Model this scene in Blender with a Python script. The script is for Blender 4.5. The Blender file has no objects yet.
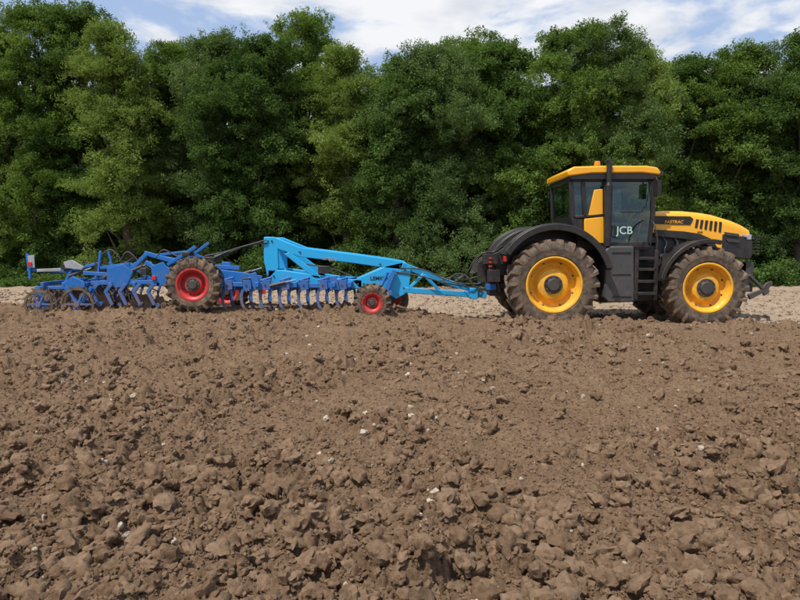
import bpy, bmesh, math, random
import numpy as np
from mathutils import Vector, Matrix
random.seed(4); rng=np.random.default_rng(7)
S=bpy.context.scene
S.view_settings.view_transform='Standard'; S.view_settings.look='None'; S.view_settings.exposure=0
CAMH=1.6; PIT=math.radians(5.01)
cam=bpy.data.cameras.new("camera"); co=bpy.data.objects.new("camera",cam); S.collection.objects.link(co)
cam.lens=28.3; cam.sensor_width=36; cam.clip_end=3000; cam.clip_start=0.05
co.location=(0,0,CAMH); co.rotation_euler=(math.pi/2-PIT,0,0); S.camera=co
# drafting units -> metres on a vertical plane at depth Y (side-elevation drawing of the machines)
def P(a,b,Y):
    u=(a-400)/628; v=(300-b)/628
    t=Y/(math.cos(PIT)+v*math.sin(PIT))
    return Vector((u*t,Y,CAMH+(-math.sin(PIT)+v*math.cos(PIT))*t))
# ------------------------------------------------------------------ light
el=math.radians(61); az=math.radians(226)   # from behind the camera, to the left
sd=Vector((math.sin(az)*math.cos(el),math.cos(az)*math.cos(el),math.sin(el)))
L=bpy.data.lights.new("sun","SUN"); L.energy=5.0; L.angle=math.radians(0.5); L.color=(1,0.955,0.88)
lo=bpy.data.objects.new("sun",L); S.collection.objects.link(lo); lo.rotation_euler=sd.to_track_quat('Z','Y').to_euler(); lo.location=(0,-5,30)
W=bpy.data.worlds.new("World"); S.world=W; W.use_nodes=True
nt=W.node_tree; nt.nodes.clear()
def N(nt,t,**k):
    n=nt.nodes.new(t)
    for a,b in k.items(): setattr(n,a,b)
    return n
sky=N(nt,"ShaderNodeTexSky",sky_type='NISHITA',sun_disc=False,sun_elevation=el,sun_rotation=az)
tc=N(nt,"ShaderNodeTexCoord"); sep=N(nt,"ShaderNodeSeparateXYZ"); nt.links.new(tc.outputs['Generated'],sep.inputs[0])
ad=N(nt,"ShaderNodeMath",operation='ADD'); nt.links.new(sep.outputs[2],ad.inputs[0]); ad.inputs[1].default_value=0.12
mx=N(nt,"ShaderNodeMath",operation='MAXIMUM'); nt.links.new(ad.outputs[0],mx.inputs[0]); mx.inputs[1].default_value=0.05
vd=N(nt,"ShaderNodeVectorMath",operation='DIVIDE'); cb=N(nt,"ShaderNodeCombineXYZ")
for i in range(3): nt.links.new(mx.outputs[0],cb.inputs[i])
nt.links.new(tc.outputs['Generated'],vd.inputs[0]); nt.links.new(cb.outputs[0],vd.inputs[1])
nz=N(nt,"ShaderNodeTexNoise"); nz.inputs['Scale'].default_value=1.9; nz.inputs['Detail'].default_value=9; nz.inputs['Roughness'].default_value=0.55; nz.inputs['Distortion'].default_value=0.3
nt.links.new(vd.outputs[0],nz.inputs['Vector'])
cr=N(nt,"ShaderNodeMapRange",interpolation_type='SMOOTHSTEP'); cr.inputs[1].default_value=0.43; cr.inputs[2].default_value=0.56
nt.links.new(nz.outputs[0],cr.inputs[0])
nz2=N(nt,"ShaderNodeTexNoise"); nz2.inputs['Scale'].default_value=3.5; nz2.inputs['Detail'].default_value=8
nt.links.new(vd.outputs[0],nz2.inputs['Vector'])
cc=N(nt,"ShaderNodeValToRGB"); cc.color_ramp.elements[0].position=0.3; cc.color_ramp.elements[0].color=(6.8,7.3,8.2,1); cc.color_ramp.elements[1].position=0.55; cc.color_ramp.elements[1].color=(9.7,9.8,10.1,1)
nt.links.new(nz2.outputs[0],cc.inputs[0])
hz=N(nt,"ShaderNodeMix",data_type='RGBA'); hz.inputs[0].default_value=0.75; hz.inputs[7].default_value=(4.9,6.5,9.6,1); nt.links.new(sky.outputs[0],hz.inputs[6])
mi=N(nt,"ShaderNodeMix",data_type='RGBA'); nt.links.new(cr.outputs[0],mi.inputs[0]); nt.links.new(hz.outputs[2],mi.inputs[6]); nt.links.new(cc.outputs[0],mi.inputs[7])
bg=N(nt,"ShaderNodeBackground"); bg.inputs[1].default_value=0.095; nt.links.new(mi.outputs[2],bg.inputs[0])
wo=N(nt,"ShaderNodeOutputWorld"); nt.links.new(bg.outputs[0],wo.inputs[0])
# ------------------------------------------------------------------ materials
def newmat(n):
    m=bpy.data.materials.new(n); m.use_nodes=True; return m,m.node_tree,m.node_tree.nodes['Principled BSDF']
DUST=(0.20,0.135,0.088,1)
def paint(n,col,rough=0.35,metal=0,dirt=0.35,lo=0.0,hi=1.6,coat=0.0,sc=6,spec=0.5,base=0.06):
    m,t,b=newmat(n); b.inputs['Roughness'].default_value=rough; b.inputs['Metallic'].default_value=metal
    b.inputs['Coat Weight'].default_value=coat; b.inputs['Specular IOR Level'].default_value=spec
    g=N(t,"ShaderNodeNewGeometry"); s=N(t,"ShaderNodeSeparateXYZ"); t.links.new(g.outputs['Position'],s.inputs[0])
    hr=N(t,"ShaderNodeMapRange"); hr.inputs[1].default_value=lo; hr.inputs[2].default_value=hi; hr.inputs[3].default_value=1.0; hr.inputs[4].default_value=0.2
    t.links.new(s.outputs[2],hr.inputs[0])
    no=N(t,"ShaderNodeTexNoise"); no.inputs['Scale'].default_value=sc; no.inputs['Detail'].default_value=8; no.inputs['Roughness'].default_value=0.7
    t.links.new(g.outputs['Position'],no.inputs['Vector'])
    nr=N(t,"ShaderNodeMapRange"); nr.inputs[1].default_value=0.40; nr.inputs[2].default_value=0.66; t.links.new(no.outputs[0],nr.inputs[0])
    mu=N(t,"ShaderNodeMath",operation='MULTIPLY'); t.links.new(hr.outputs[0],mu.inputs[0]); t.links.new(nr.outputs[0],mu.inputs[1])
    m2=N(t,"ShaderNodeMath",operation='MULTIPLY_ADD'); t.links.new(mu.outputs[0],m2.inputs[0]); m2.inputs[1].default_value=dirt; m2.inputs[2].default_value=dirt*base; m2.use_clamp=True
    mc=N(t,"ShaderNodeMix",data_type='RGBA'); mc.inputs[6].default_value=(*col,1); mc.inputs[7].default_value=DUST
    t.links.new(m2.outputs[0],mc.inputs[0]); t.links.new(mc.outputs[2],b.inputs['Base Color'])
    ro=N(t,"ShaderNodeMapRange"); ro.inputs[3].default_value=rough; ro.inputs[4].default_value=0.9; t.links.new(m2.outputs[0],ro.inputs[0]); t.links.new(ro.outputs[0],b.inputs['Roughness'])
    return m
YEL=paint("yellow_paint",(0.90,0.41,0.008),0.32,dirt=0.3,coat=0.3)
RIMY=paint("rim_yellow",(0.90,0.43,0.008),0.42,dirt=0.65,lo=0.1,hi=1.8)
BLK=paint("black_plastic",(0.012,0.012,0.013),0.42,dirt=0.25,hi=2.6)
GRY=paint("grey_metal",(0.035,0.037,0.04),0.45,dirt=0.4,hi=2.2)
TNK=paint("tank_grey",(0.050,0.053,0.058),0.42,dirt=0.45,hi=1.8)
LGR=paint("light_grey_metal",(0.20,0.21,0.22),0.4,metal=0.5,dirt=0.4)
TYR=paint("tyre_rubber",(0.030,0.026,0.023),0.85,dirt=0.85,lo=0.0,hi=4,sc=9,base=.16)
LUG=paint("tyre_lug_rubber",(0.065,0.048,0.035),0.9,dirt=1.2,lo=0,hi=6,sc=5,base=.15)
MUDT=paint("muddy_tyre",(0.040,0.029,0.021),0.9,dirt=1.0,lo=0,hi=6,sc=5,base=.12)
CYB=paint("light_blue_paint",(0.008,0.37,0.72),0.42,dirt=0.25,hi=1.4)
BLU=paint("blue_paint",(0.002,0.135,0.46),0.45,dirt=0.6,lo=0.05,hi=1.3,spec=.35)
BLT=paint("blue_paint_soiled",(0.002,0.125,0.44),0.5,dirt=1.6,lo=0.15,hi=.85,spec=.3,sc=9)
RED=paint("red_rim",(0.50,0.012,0.02),0.45,dirt=0.65)
WHT=paint("board_grey",(0.33,0.36,0.40),0.5,dirt=0.6,hi=3)
STE=paint("soiled_steel",(0.075,0.055,0.042),0.7,metal=0.1,dirt=1.3,lo=0,hi=3)
AMB=paint("amber_lens",(0.8,0.22,0.01),0.2,dirt=0.0)
REDL=paint("red_lens",(0.55,0.02,0.02),0.2,dirt=0.1)
TEAL=paint("decal_pale",(0.45,0.62,0.58),0.4,dirt=0.0)
SEA=paint("seat_fabric",(0.03,0.03,0.035),0.9,dirt=0.0)
LENS=paint("lamp_glass",(0.45,0.47,0.50),0.12,metal=0.5,dirt=0.0)
CHR=paint("polished_rod",(0.55,0.55,0.56),0.2,metal=1,dirt=0.1)
def glassmat():
    m=bpy.data.materials.new("cab_glass"); m.use_nodes=True; t=m.node_tree; t.nodes.clear()
    tr=N(t,"ShaderNodeBsdfTransparent"); tr.inputs[0].default_value=(0.62,0.74,0.70,1)
    gl=N(t,"ShaderNodeBsdfGlossy"); gl.inputs['Roughness'].default_value=0.03; gl.inputs[0].default_value=(0.9,0.95,1,1)
    lw=N(t,"ShaderNodeFresnel"); lw.inputs[0].default_value=1.5
    mu=N(t,"ShaderNodeMath",operation='MULTIPLY_ADD'); t.links.new(lw.outputs[0],mu.inputs[0]); mu.inputs[1].default_value=1.0; mu.inputs[2].default_value=0.02
    ms=N(t,"ShaderNodeMixShader"); o=N(t,"ShaderNodeOutputMaterial")
    t.links.new(mu.outputs[0],ms.inputs[0]); t.links.new(tr.outputs[0],ms.inputs[1]); t.links.new(gl.outputs[0],ms.inputs[2]); t.links.new(ms.outputs[0],o.inputs[0]); return m
GLS=glassmat()
# ------------------------------------------------------------------ mesh builder
def empty(name,loc):
    e=bpy.data.objects.new(name,None); S.collection.objects.link(e); e.location=loc; e.empty_display_size=0.5; return e
def attach(o,par):
    if par: o.parent=par; o.matrix_parent_inverse=Matrix.Translation(-Vector(par.location))
class Part:
    def __init__(s,name,mat,par,bevel=0.0,ang=35): s.n=name;s.m=mat;s.p=par;s.b=bevel;s.a=ang;s.v=[];s.f=[]
    def add(s,v,f):
        o=len(s.v); s.v+= [tuple(x) for x in v]; s.f+=[tuple(i+o for i in q) for q in f]; return s
    def prof(s,pts,y0,y1,Yd=None):
        Yd=y0 if Yd is None else Yd
        q=[P(a,b,Yd) for a,b in pts]; n=len(q)
        v=[(p.x,y0,p.z) for p in q]+[(p.x,y1,p.z) for p in q]
        f=[tuple(range(n)),tuple(range(2*n-1,n-1,-1))]+[(i,(i+1)%n,n+(i+1)%n,n+i) for i in range(n)]
        return s.add(v,f)
    def box(s,x0,x1,y0,y1,z0,z1):
        v=[(x,y,z) for x in(x0,x1) for y in(y0,y1) for z in(z0,z1)]
        return s.add(v,[(0,1,3,2),(4,6,7,5),(0,4,5,1),(2,3,7,6),(0,2,6,4),(1,5,7,3)])
    def dbox(s,a0,b0,a1,b1,y0,y1):
        p=P(a0,b0,y0);q=P(a1,b1,y0); return s.box(min(p.x,q.x),max(p.x,q.x),y0,y1,min(p.z,q.z),max(p.z,q.z))
    def beam(s,p0,p1,w,h,w1=None,h1=None):
        p0=Vector(p0);p1=Vector(p1);d=(p1-p0).normalized()
        side=Vector((0,1,0)) if abs(d.y)<0.9 else Vector((1,0,0))
        up=d.cross(side).normalized(); side=up.cross(d).normalized()
        w1=w if w1 is None else w1;h1=h if h1 is None else h1
        v=[]
        for p,a,b in((p0,w/2,h/2),(p1,w1/2,h1/2)):
            v+=[p+side*a+up*b,p-side*a+up*b,p-side*a-up*b,p+side*a-up*b]
        return s.add(v,[(0,1,2,3),(7,6,5,4),(0,4,5,1),(1,5,6,2),(2,6,7,3),(3,7,4,0)])
    def cyl(s,p0,p1,r0,r1=None,n=20):
        r1=r0 if r1 is None else r1; p0=Vector(p0);p1=Vector(p1);d=(p1-p0).normalized()
        a=Vector((0,0,1)) if abs(d.z)<0.9 else Vector((1,0,0)); u=d.cross(a).normalized(); w=d.cross(u)
        v=[];
        for p,r in((p0,r0),(p1,r1)):
            for i in range(n):
                t=2*math.pi*i/n; v.append(p+u*r*math.cos(t)+w*r*math.sin(t))
        return s.add(v,[tuple(range(n)),tuple(range(2*n-1,n-1,-1))]+[(i,(i+1)%n,n+(i+1)%n,n+i) for i in range(n)])
    def tube(s,pts,r,n=8):
        pts=[Vector(p) for p in pts]; v=[];f=[]
        rs=r if isinstance(r,(list,tuple)) else [r]*len(pts)
        for k,p in enumerate(pts):
            d=(pts[min(k+1,len(pts)-1)]-pts[max(k-1,0)]).normalized()
            a=Vector((0,1,0)) if abs(d.y)<0.9 else Vector((1,0,0)); u=d.cross(a).normalized(); w=d.cross(u)
            for i in range(n):
                t=2*math.pi*i/n; v.append(p+u*rs[k]*math.cos(t)+w*rs[k]*math.sin(t))
            if k:
                for i in range(n): f.append(((k-1)*n+i,(k-1)*n+(i+1)%n,k*n+(i+1)%n,k*n+i))
        f.append(tuple(range(n))); f.append(tuple(range(len(v)-1,len(v)-n-1,-1)))
        return s.add(v,f)
    def hose(s,pts,r,n=8,sub=6):
        q=[Vector(p) for p in pts]; q=[q[0]*2-q[1]]+q+[q[-1]*2-q[-2]]; o=[]
        for i in range(1,len(q)-2):
            for k in range(sub):
                t=k/sub; o.append(.5*((2*q[i])+(q[i+1]-q[i-1])*t+(2*q[i-1]-5*q[i]+4*q[i+1]-q[i+2])*t*t+(3*q[i]-q[i-1]-3*q[i+1]+q[i+2])*t**3))
        o.append(q[-2]); return s.tube(o,r,n)
    def lathe(s,c,pr,n=48,sg=1):
        c=Vector(c); v=[];f=[];m=len(pr)
        for i in range(n):
            t=2*math.pi*i/n
            for r,y in pr: v.append((c.x+r*math.cos(t),c.y+y*sg,c.z+r*math.sin(t)))
        for i in range(n):
            for k in range(m-1): f.append((i*m+k,i*m+k+1,((i+1)%n)*m+k+1,((i+1)%n)*m+k))
        return s.add(v,f)
    def arc(s,c,r0,r1,a0,a1,y0,y1,n=24):
        c=Vector(c); v=[];f=[]
        for i in range(n+1):
            t=math.radians(a0+(a1-a0)*i/n)
            for r in(r0,r1):
                for y in(y0,y1): v.append((c.x+r*math.cos(t),y,c.z+r*math.sin(t)))
        for i in range(n):
            o=i*4; q=o+4
            f+=[(o,q,q+1,o+1),(o+2,o+3,q+3,q+2),(o,o+2,q+2,q),(o+1,q+1,q+3,o+3)]
        f+=[(0,1,3,2),(n*4,n*4+2,n*4+3,n*4+1)]
        return s.add(v,f)
    def done(s):
        me=bpy.data.meshes.new(s.n); me.from_pydata(s.v,[],s.f)
        bm=bmesh.new(); bm.from_mesh(me); bmesh.ops.recalc_face_normals(bm,faces=bm.faces); bm.to_mesh(me); bm.free()
        me.polygons.foreach_set("use_smooth",[True]*len(me.polygons)); me.set_sharp_from_angle(angle=math.radians(s.a))
        me.materials.append(s.m); o=bpy.data.objects.new(s.n,me); S.collection.objects.link(o); attach(o,s.p)
        if s.b>0:
            b=o.modifiers.new("bevel",'BEVEL'); b.width=s.b; b.segments=2; b.limit_method='ANGLE'; b.angle_limit=math.radians(35); b.harden_normals=False
        return o
def text(name,body,size,a,b,Y,mat,par,shear=0.0,rot=0.0):
    c=bpy.data.curves.new(name,'FONT'); c.body=body; c.size=size; c.extrude=0.002; c.shear=shear; c.offset=size*0.012
    o=bpy.data.objects.new(name,c); S.collection.objects.link(o); p=P(a,b,Y); o.location=(p.x,Y,p.z); o.rotation_euler=(math.pi/2,rot,0)
    c.materials.append(mat); attach(o,par); return o
# ================================================================== TRACTOR
TC=13.95
T=empty("tractor",(5,TC,0))
def wheel(cx,cz,yc,sg,R,w,rr,name,nl,rim,lugmat,hubr=0.3,par=T,tm=TYR):
    c=(cx,yc,cz)
    t=Part(name+"_tyre",tm,par,ang=50)
    pr=[(rr-0.01,-w*.36),(rr+.02,-w*.43),(rr+.045,-w*.45),(rr+.055,-w*.465),(rr+.07,-w*.462),((rr+R)/2-.03,-w*.497),((rr+R)/2,-w*.5),(R-.16,-w*.49),(R-.09,-w*.45),(R-.055,-w*.38),(R-.045,-w*.2),(R-.04,0)]
    pr=pr+[(r,-y) for r,y in pr[-2::-1]]
    t.lathe(c,pr,64,1)
    t.done()
    l=Part(name+"_tread",lugmat,par,0.006)
    hw=0.036*R/0.9
    for k in range(nl):
        for s_ in(-1,1):
            a0=2*math.pi*(k+(0.5 if s_>0 else 0))/nl; v=[]
            for y,da,r0,r1,wf in((s_*w*.505,-.05,R-.20,R-.165,.8),(s_*w*.50,-.02,R-.13,R-.075,1),(s_*w*.46,.0,R-.08,R-.005,1.1),(s_*w*.25,.08,R-.06,R,.95),(-s_*w*.02,.19,R-.05,R,.8)):
                for r,e in((r0,-1.2),(r1,-.85),(r1,.85),(r0,1.2)):
                    a=a0+da+e*hw*wf/R; v.append((cx+r*math.cos(a),yc+y,cz+r*math.sin(a)))
            f=[(0,1,2,3),(19,18,17,16)]
            for j in range(4):
                o=j*4; f+=[(o+i,o+(i+1)%4,o+4+(i+1)%4,o+4+i) for i in range(4)]
            l.add(v,f)
    l.done()
    r=Part(name+"_rim",rim,par,ang=30)
    r.lathe(c,[(rr+.025,-w*.36),(rr+.03,-w*.45),(rr+.012,-w*.46),(rr-.012,-w*.45),(rr-.02,-w*.38),(rr-.05,-w*.33),(rr-.06,-w*.30),(rr-.075,-w*.16),(rr-.10,-w*.13),(rr*.72,-w*.12),(rr*.66,-w*.15),(rr*.56,-w*.27),(rr*.50,-w*.29),(0.02,-w*.29)],56,sg)
    r.lathe(c,[(rr,w*.4),(rr-.05,w*.3),(rr-.08,-w*.1)],40,sg)
    r.done()
    h=Part(name+"_hub",GRY,par,0.004)
    y0=yc-sg*w*.28; y1=yc-sg*w*.40
    h.cyl((cx,y0,cz),(cx,yc-sg*w*.33,cz),rr*hubr*1.15,n=28); h.cyl((cx,yc-sg*w*.32,cz),(cx,y1,cz),rr*hubr*.85,rr*hubr*.7,n=28)
    for k in range(10):
        a=2*math.pi*k/10; q=(cx+rr*hubr*1.02*math.cos(a),cz+rr*hubr*1.02*math.sin(a)); h.cyl((q[0],y0,q[1]),(q[0],yc-sg*w*.36,q[1]),.016,n=6)
    for k in range(8):
        a=2*math.pi*(k+.5)/8; q=(cx+(rr-.085)*math.cos(a),cz+(rr-.085)*math.sin(a)); h.cyl((q[0],yc-sg*w*.11,q[1]),(q[0],yc-sg*w*.17,q[1]),.022,n=6)
    h.done()
rw=P(554,285,12.65); fw=P(707,288,12.75)
RR=.925; FR=.845
for sg,n in((1,"near"),(-1,"far")):
    wheel(rw.x,rw.z,TC-sg*1.0,sg,RR,.70,.545,"rear_wheel_"+n,22,RIMY,LUG,.30)
    wheel(fw.x,fw.z,TC-sg*.96,sg,FR,.60,.485,"front_wheel_"+n,20,RIMY,LUG,.34)
c=Part("chassis",GRY,T,0.015)
c.dbox(505,262,745,290,13.6,14.3)
c.dbox(540,268,570,300,13.3,14.6)
c.box(rw.x-.16,rw.x+.16,13.2,14.7,rw.z-.17,rw.z+.17); c.box(fw.x-.12,fw.x+.12,13.2,14.7,fw.z-.13,fw.z+.13)
c.dbox(655,232,722,262,13.58,14.32)
c.prof([(600,285),(660,280),(665,300),(600,303)],13.5,14.4)
c.cyl((fw.x-.35,13.4,fw.z+.12),(fw.x-.1,13.25,fw.z+.45),.05); c.cyl((fw.x+.35,13.4,fw.z+.12),(fw.x+.1,13.3,fw.z+.4),.05)
c.done()
e=Part("engine_pipes",LGR,T,0.0)
for k in range(5):
    a=662+k*11; e.hose([P(a,236,13.55),P(a+4,243,13.53),P(a+2,252,13.54),P(a+8,262,13.56)],.018+.006*(k%3))
e.cyl(P(672,250,13.56),P(694,250,13.56),.085); e.cyl(P(658,258,13.5),P(666,258,13.5),.1)
e.done()
for sg,n in((1,"near"),(-1,"far")):
    y0,y1=(12.66,13.42) if sg>0 else (14.48,15.24)
    f=Part("rear_fender_"+n,BLK,T,0.012)
    fc=(rw.x+.02,0,rw.z+.02)
    f.arc(fc,1.14,1.19,14,150,y0,y1,30)
    ye=y0 if sg>0 else y1-.05
    f.arc(fc,1.075,1.205,16,148,ye-.012,ye+.062,30)
    f.arc(fc,1.12,1.225,30,140,ye+.09,ye+.15,30)
    yi=y1 if sg>0 else y0-.04
    f.arc(fc,.5,1.17,8,172,yi,yi+.04,24)
    f.done()
    y0,y1=(12.70,13.28) if sg>0 else (14.62,15.20)
    f=Part("front_fender_"+n,BLK,T,0.012)
    fc=(fw.x,0,fw.z)
    f.arc(fc,.93,.97,74,172,y0,y1,26)
    ye=y0 if sg>0 else y1-.05
    f.arc(fc,.90,.99,76,170,ye-.01,ye+.055,26)
    f.beam((fw.x-.3,13.25 if sg>0 else 14.65,fw.z+.2),(fw.x-.45,13.22 if sg>0 else 14.68,fw.z+.84),.06,.08)
    f.done()
for sg in(1,-1):
    yy=lambda a,b:(a,b) if sg>0 else (2*TC-b,2*TC-a)
    t=Part("fuel_tank",TNK,T,0.035)
    y0,y1=yy(12.92,13.5); 
    p=[P(a,b,12.92) for a,b in((605,250),(609,246),(634,246),(635,302),(608,303),(604,298))]
    n=len(p); t.add([(q.x,y0,q.z) for q in p]+[(q.x,y1,q.z) for q in p],[tuple(range(n)),tuple(range(2*n-1,n-1,-1))]+[(i,(i+1)%n,n+(i+1)%n,n+i) for i in range(n)])
    t.done()
    st=Part("access_steps",BLK,T,0.008)
    for k,b in enumerate((257,268,280,292)):
        a,d=yy(12.86+.02*(3-k),13.3); p=P(637,b,12.9);q=P(656,b+3,12.9); st.box(p.x,q.x,a,d,q.z,p.z)
    for a_ in(636.4,656):
        a,d=yy(12.9,12.96); p=P(a_-1,250,12.9);q=P(a_+1,300,12.9); st.box(p.x,q.x,a,d,q.z,p.z)
    a,d=yy(13.3,13.5); p=P(635,246,12.9);q=P(660,300,12.9); st.box(p.x,q.x,a,d,q.z,p.z)
    st.done()
lt=Part("tank_ribs",BLK,T,0.004)
for b in(262,266,270): lt.dbox(637.5,b-.6,655,b+.2,13.26,13.30)
lt.dbox(612,252,631,253.2,12.905,12.93); lt.dbox(612,274,631,274.8,12.905,12.93); lt.dbox(612,296,631,297.2,12.905,12.93); lt.done()
def loft(part,secs,yc):
    v=[];f=[];m=None
    for a,bt,bb,hw in secs:
        pt=P(a,bt,yc-hw*.9);pb=P(a,bb,yc-hw); zt,zb,x=pt.z,pb.z,pb.x; h=zt-zb
        ring=[(-hw,zb),(-hw,zt-min(.17,h*.5)),(-hw*.97,zt-min(.09,h*.3)),(-hw*.88,zt-min(.035,h*.12)),(-hw*.7,zt-.005),(-hw*.3,zt+.012)]
        ring=ring+[(-y,z) for y,z in ring[::-1]]; m=len(ring)
        v+=[(x,yc+y,z) for y,z in ring]
    for i in range(len(secs)-1):
        for k in range(m): f.append((i*m+k,i*m+(k+1)%m,(i+1)*m+(k+1)%m,(i+1)*m+k))
    f+=[tuple(range(m)),tuple(range(len(v)-1,len(v)-m-1,-1))]
    part.add(v,f)
h=Part("hood",YEL,T,0.008,ang=40)
loft(h,[(652,211.5,233,.5),(668,211,234,.5),(684,211,236,.5),(700,212.5,239,.5),(712,214.5,245,.5),(722,217.5,252,.5),(733,221,256,.485),(742,225,257,.45),(748.5,229,256,.41)],TC)
h.done()
b=Part("hood_side_panels",BLK,T,0.003)
for y0,y1 in((13.438,13.46),(14.44,14.462)):
    b.prof([(654,216),(690,216.5),(693,219),(690,225),(654,224)],y0,y1,13.44)
    b.prof([(654,229.5),(684,231.5),(700,234),(712,239.5),(719,251),(700,241.5),(684,239),(654,236)],y0,y1,13.44)
    for k in range(6):
        a=696+k*4.6; b.prof([(a,219.3+k*.5),(a+2.6,219.6+k*.5),(a+.8+k*.15,228+k*.9),(a-1.4+k*.15,227.6+k*.9)],y0,y1,13.44)
b.done()
g=Part("front_grille",BLK,T,0.02)
secs=[(721,228,253,.508),(731,229,257.5,.50),(741,231.5,259,.465),(749.5,233,259,.415),(751.5,240,256,.36)]
loft(g,secs,TC); g.done()
gl=Part("grille_slats",GRY,T,0.003)
for k in range(7):
    z=P(740,236+k*3,13.6).z; x=P(751,240,13.9).x; gl.box(x-.02,x+.03,TC-.33,TC+.33,z-.012,z+.012)
gl.prof([(724,232),(738,234),(739,237),(725,235.5)],13.425,13.46,13.44); gl.prof([(725,238.5),(739,240),(739,243),(727,242)],13.425,13.46,13.44); gl.done()
hl=Part("headlamps",LENS,T,0.01)
for y in(13.6,14.3):
    p=P(747,237,13.55); hl.box(p.x-.04,p.x+.07,y-.09,y+.09,p.z-.06,p.z+.05)
hl.prof([(742,234),(747,235.5),(747.3,238),(742,236.5)],13.475,13.54,13.48)
hl.done()
YN=13.10; YF=2*TC-YN
cb_=Part("cab_frame",BLK,T,0.012)
for Y in(YN,YF-.07):
    pl=lambda q: cb_.prof(q,Y,Y+.07,YN)
    pl([(569,180),(573,180),(575,215),(581,240),(577,240),(570,216)])
    pl([(581,180),(585,180),(586.5,217),(583,217)])
    pl([(603.5,180),(610.5,180),(611,246),(604,246)])
    pl([(649,180),(653,180),(655.5,212),(651,246),(647.5,246),(651,212)])
    pl([(569,176),(655,176),(655,182),(569,182)])
    pl([(577,240),(606,242.5),(650,242),(650,248),(577,248)])
    pl([(573,216),(604,213.5),(604,216),(573,219)])
cb_.box(P(577,246,YN).x,P(650,246,YN).x,YN+.02,YF-.02,P(577,250,YN).z,P(577,244,YN).z)
for a,b_ in((569,180),(651,180)):
    p=P(a,b_,YN); cb_.box(p.x,p.x+.08,YN+.07,YF-.07,p.z-.03,p.z+.06)
cb_.prof([(572,219),(583,219),(583,243),(579,242)],YN+.01,YN+.06,YN); 
p=P(572,216,YN); q=P(579,243,YN); cb_.add([(p.x,YN+.1,p.z),(p.x,YF-.1,p.z),(q.x,YF-.1,q.z),(q.x,YN+.1,q.z),(p.x+.05,YN+.1,p.z),(p.x+.05,YF-.1,p.z),(q.x+.05,YF-.1,q.z),(q.x+.05,YN+.1,q.z)],[(0,1,2,3),(4,5,6,7),(0,1,5,4),(2,3,7,6),(1,2,6,5),(0,3,7,4)])
cb_.done()
yp=Part("cab_side_panel",YEL,T,0.012)
for y0 in(YN-.02,YF-.05):
    yp.prof([(584,219),(603,217),(603.5,243.5),(590,243),(584,236)],y0,y0+.07,YN)
    yp.prof([(594,190),(602.5,189),(603,214.5),(588,216)],y0+.02,y0+.05,YN)
yp.done()
rf=Part("cab_roof",YEL,T,0.045)
rf.prof([(567,177),(566,171),(573,167.2),(600,166.3),(645,166.3),(656,168),(659.5,173),(658,175.5),(640,173.5),(590,174)],YN-.08,YF+.08,YN); rf.done()
rb=Part("roof_trim",BLK,T,0.01)
rb.prof([(568,173),(657,173),(655,180),(570,180)],YN-.06,YF+.06,YN)
for a in(566,657):
    for y in(13.2,13.6,14.2,14.6):
        p=P(a,174,13.3); rb.box(p.x-.03,p.x+.07,y,y+.16,p.z-.06,p.z+.05)
rb.done()
wl=Part("work_lamps",LENS,T,0.006)
for y in(13.2,13.6,14.2,14.6):
    p=P(657,174,13.3); wl.box(p.x+.071,p.x+.08,y+.02,y+.14,p.z-.045,p.z+.035)
wl.done()
bc=Part("warning_beacon",AMB,T,0.008); bc.cyl(P(597,166.6,13.3),P(597,161.5,13.3),.07,.055); bc.done()
bc=Part("beacon_base",BLK,T); bc.cyl(P(597,168,13.3),P(597,166,13.3),.08); bc.cyl(P(625,168,13.6),P(625,164.5,13.6),.07,.05); bc.done()
gl=Part("cab_glazing",GLS,T)
for Y in(YN+.03,YF-.04):
    gl.prof([(610,181),(651,181),(652.5,212),(649,243),(611,243)],Y,Y+.008,YN)
    gl.prof([(573,181),(582,181),(584,217),(575,217)],Y,Y+.008,YN); gl.prof([(585,181),(604,181),(604,215),(586,216)],Y,Y+.008,YN)
a=P(651,181,YN);b2=P(653.5,212,YN)
gl.add([(a.x,YN+.08,a.z),(a.x,YF-.08,a.z),(b2.x,YF-.08,b2.z),(b2.x,YN+.08,b2.z)],[(0,1,2,3)])
a=P(571,181,YN);b2=P(572,216,YN); gl.add([(a.x,YN+.08,a.z),(a.x,YF-.08,a.z),(b2.x,YF-.08,b2.z),(b2.x,YN+.08,b2.z)],[(0,1,2,3)])
gl.done()
se=Part("driver_seat",SEA,T,0.05)
se.prof([(606,228),(626,228),(627,236),(606,236)],13.65,14.2,13.9); se.prof([(602,198),(608,197),(612,229),(605,230)],13.68,14.17,13.9)
se.prof([(608,236),(624,236),(622,246),(610,246)],13.75,14.1,13.9); se.prof([(603,190),(608,190),(609,197),(604,197)],13.78,14.07,13.9)
se.prof([(612,219),(628,220),(628,224),(612,223)],13.55,13.64,13.6); se.done()
sw=Part("steering_column",BLK,T,0.01)
sw.beam(P(646,243,13.93),P(635,222,13.93),.16,.12); ct=P(634,220,13.93)
pts=[]
for k in range(25):
    t=2*math.pi*k/24; pts.append(ct+Vector((math.cos(t)*.08,math.sin(t)*.2,math.cos(t)*.17)))
sw.tube(pts,.018); sw.beam(ct-Vector((.08,0,.17)),ct+Vector((.08,0,.17)),.03,.03)
sw.prof([(640,224),(651,222),(650,243),(642,243)],13.5,14.4,13.9)
sw.beam(P(628,218,13.5),P(630,206,13.5),.12,.02); sw.done()
ex=Part("exhaust_stack",BLK,T,0.0,ang=40)
q=P(606.5,246,13.0); ex.cyl((q.x,12.98,q.z),(q.x,12.98,P(606,186,13).z),.075); ex.cyl((q.x,12.98,P(606,186,13).z),(q.x,12.98,P(606,183,13).z),.075,.055)
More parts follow.
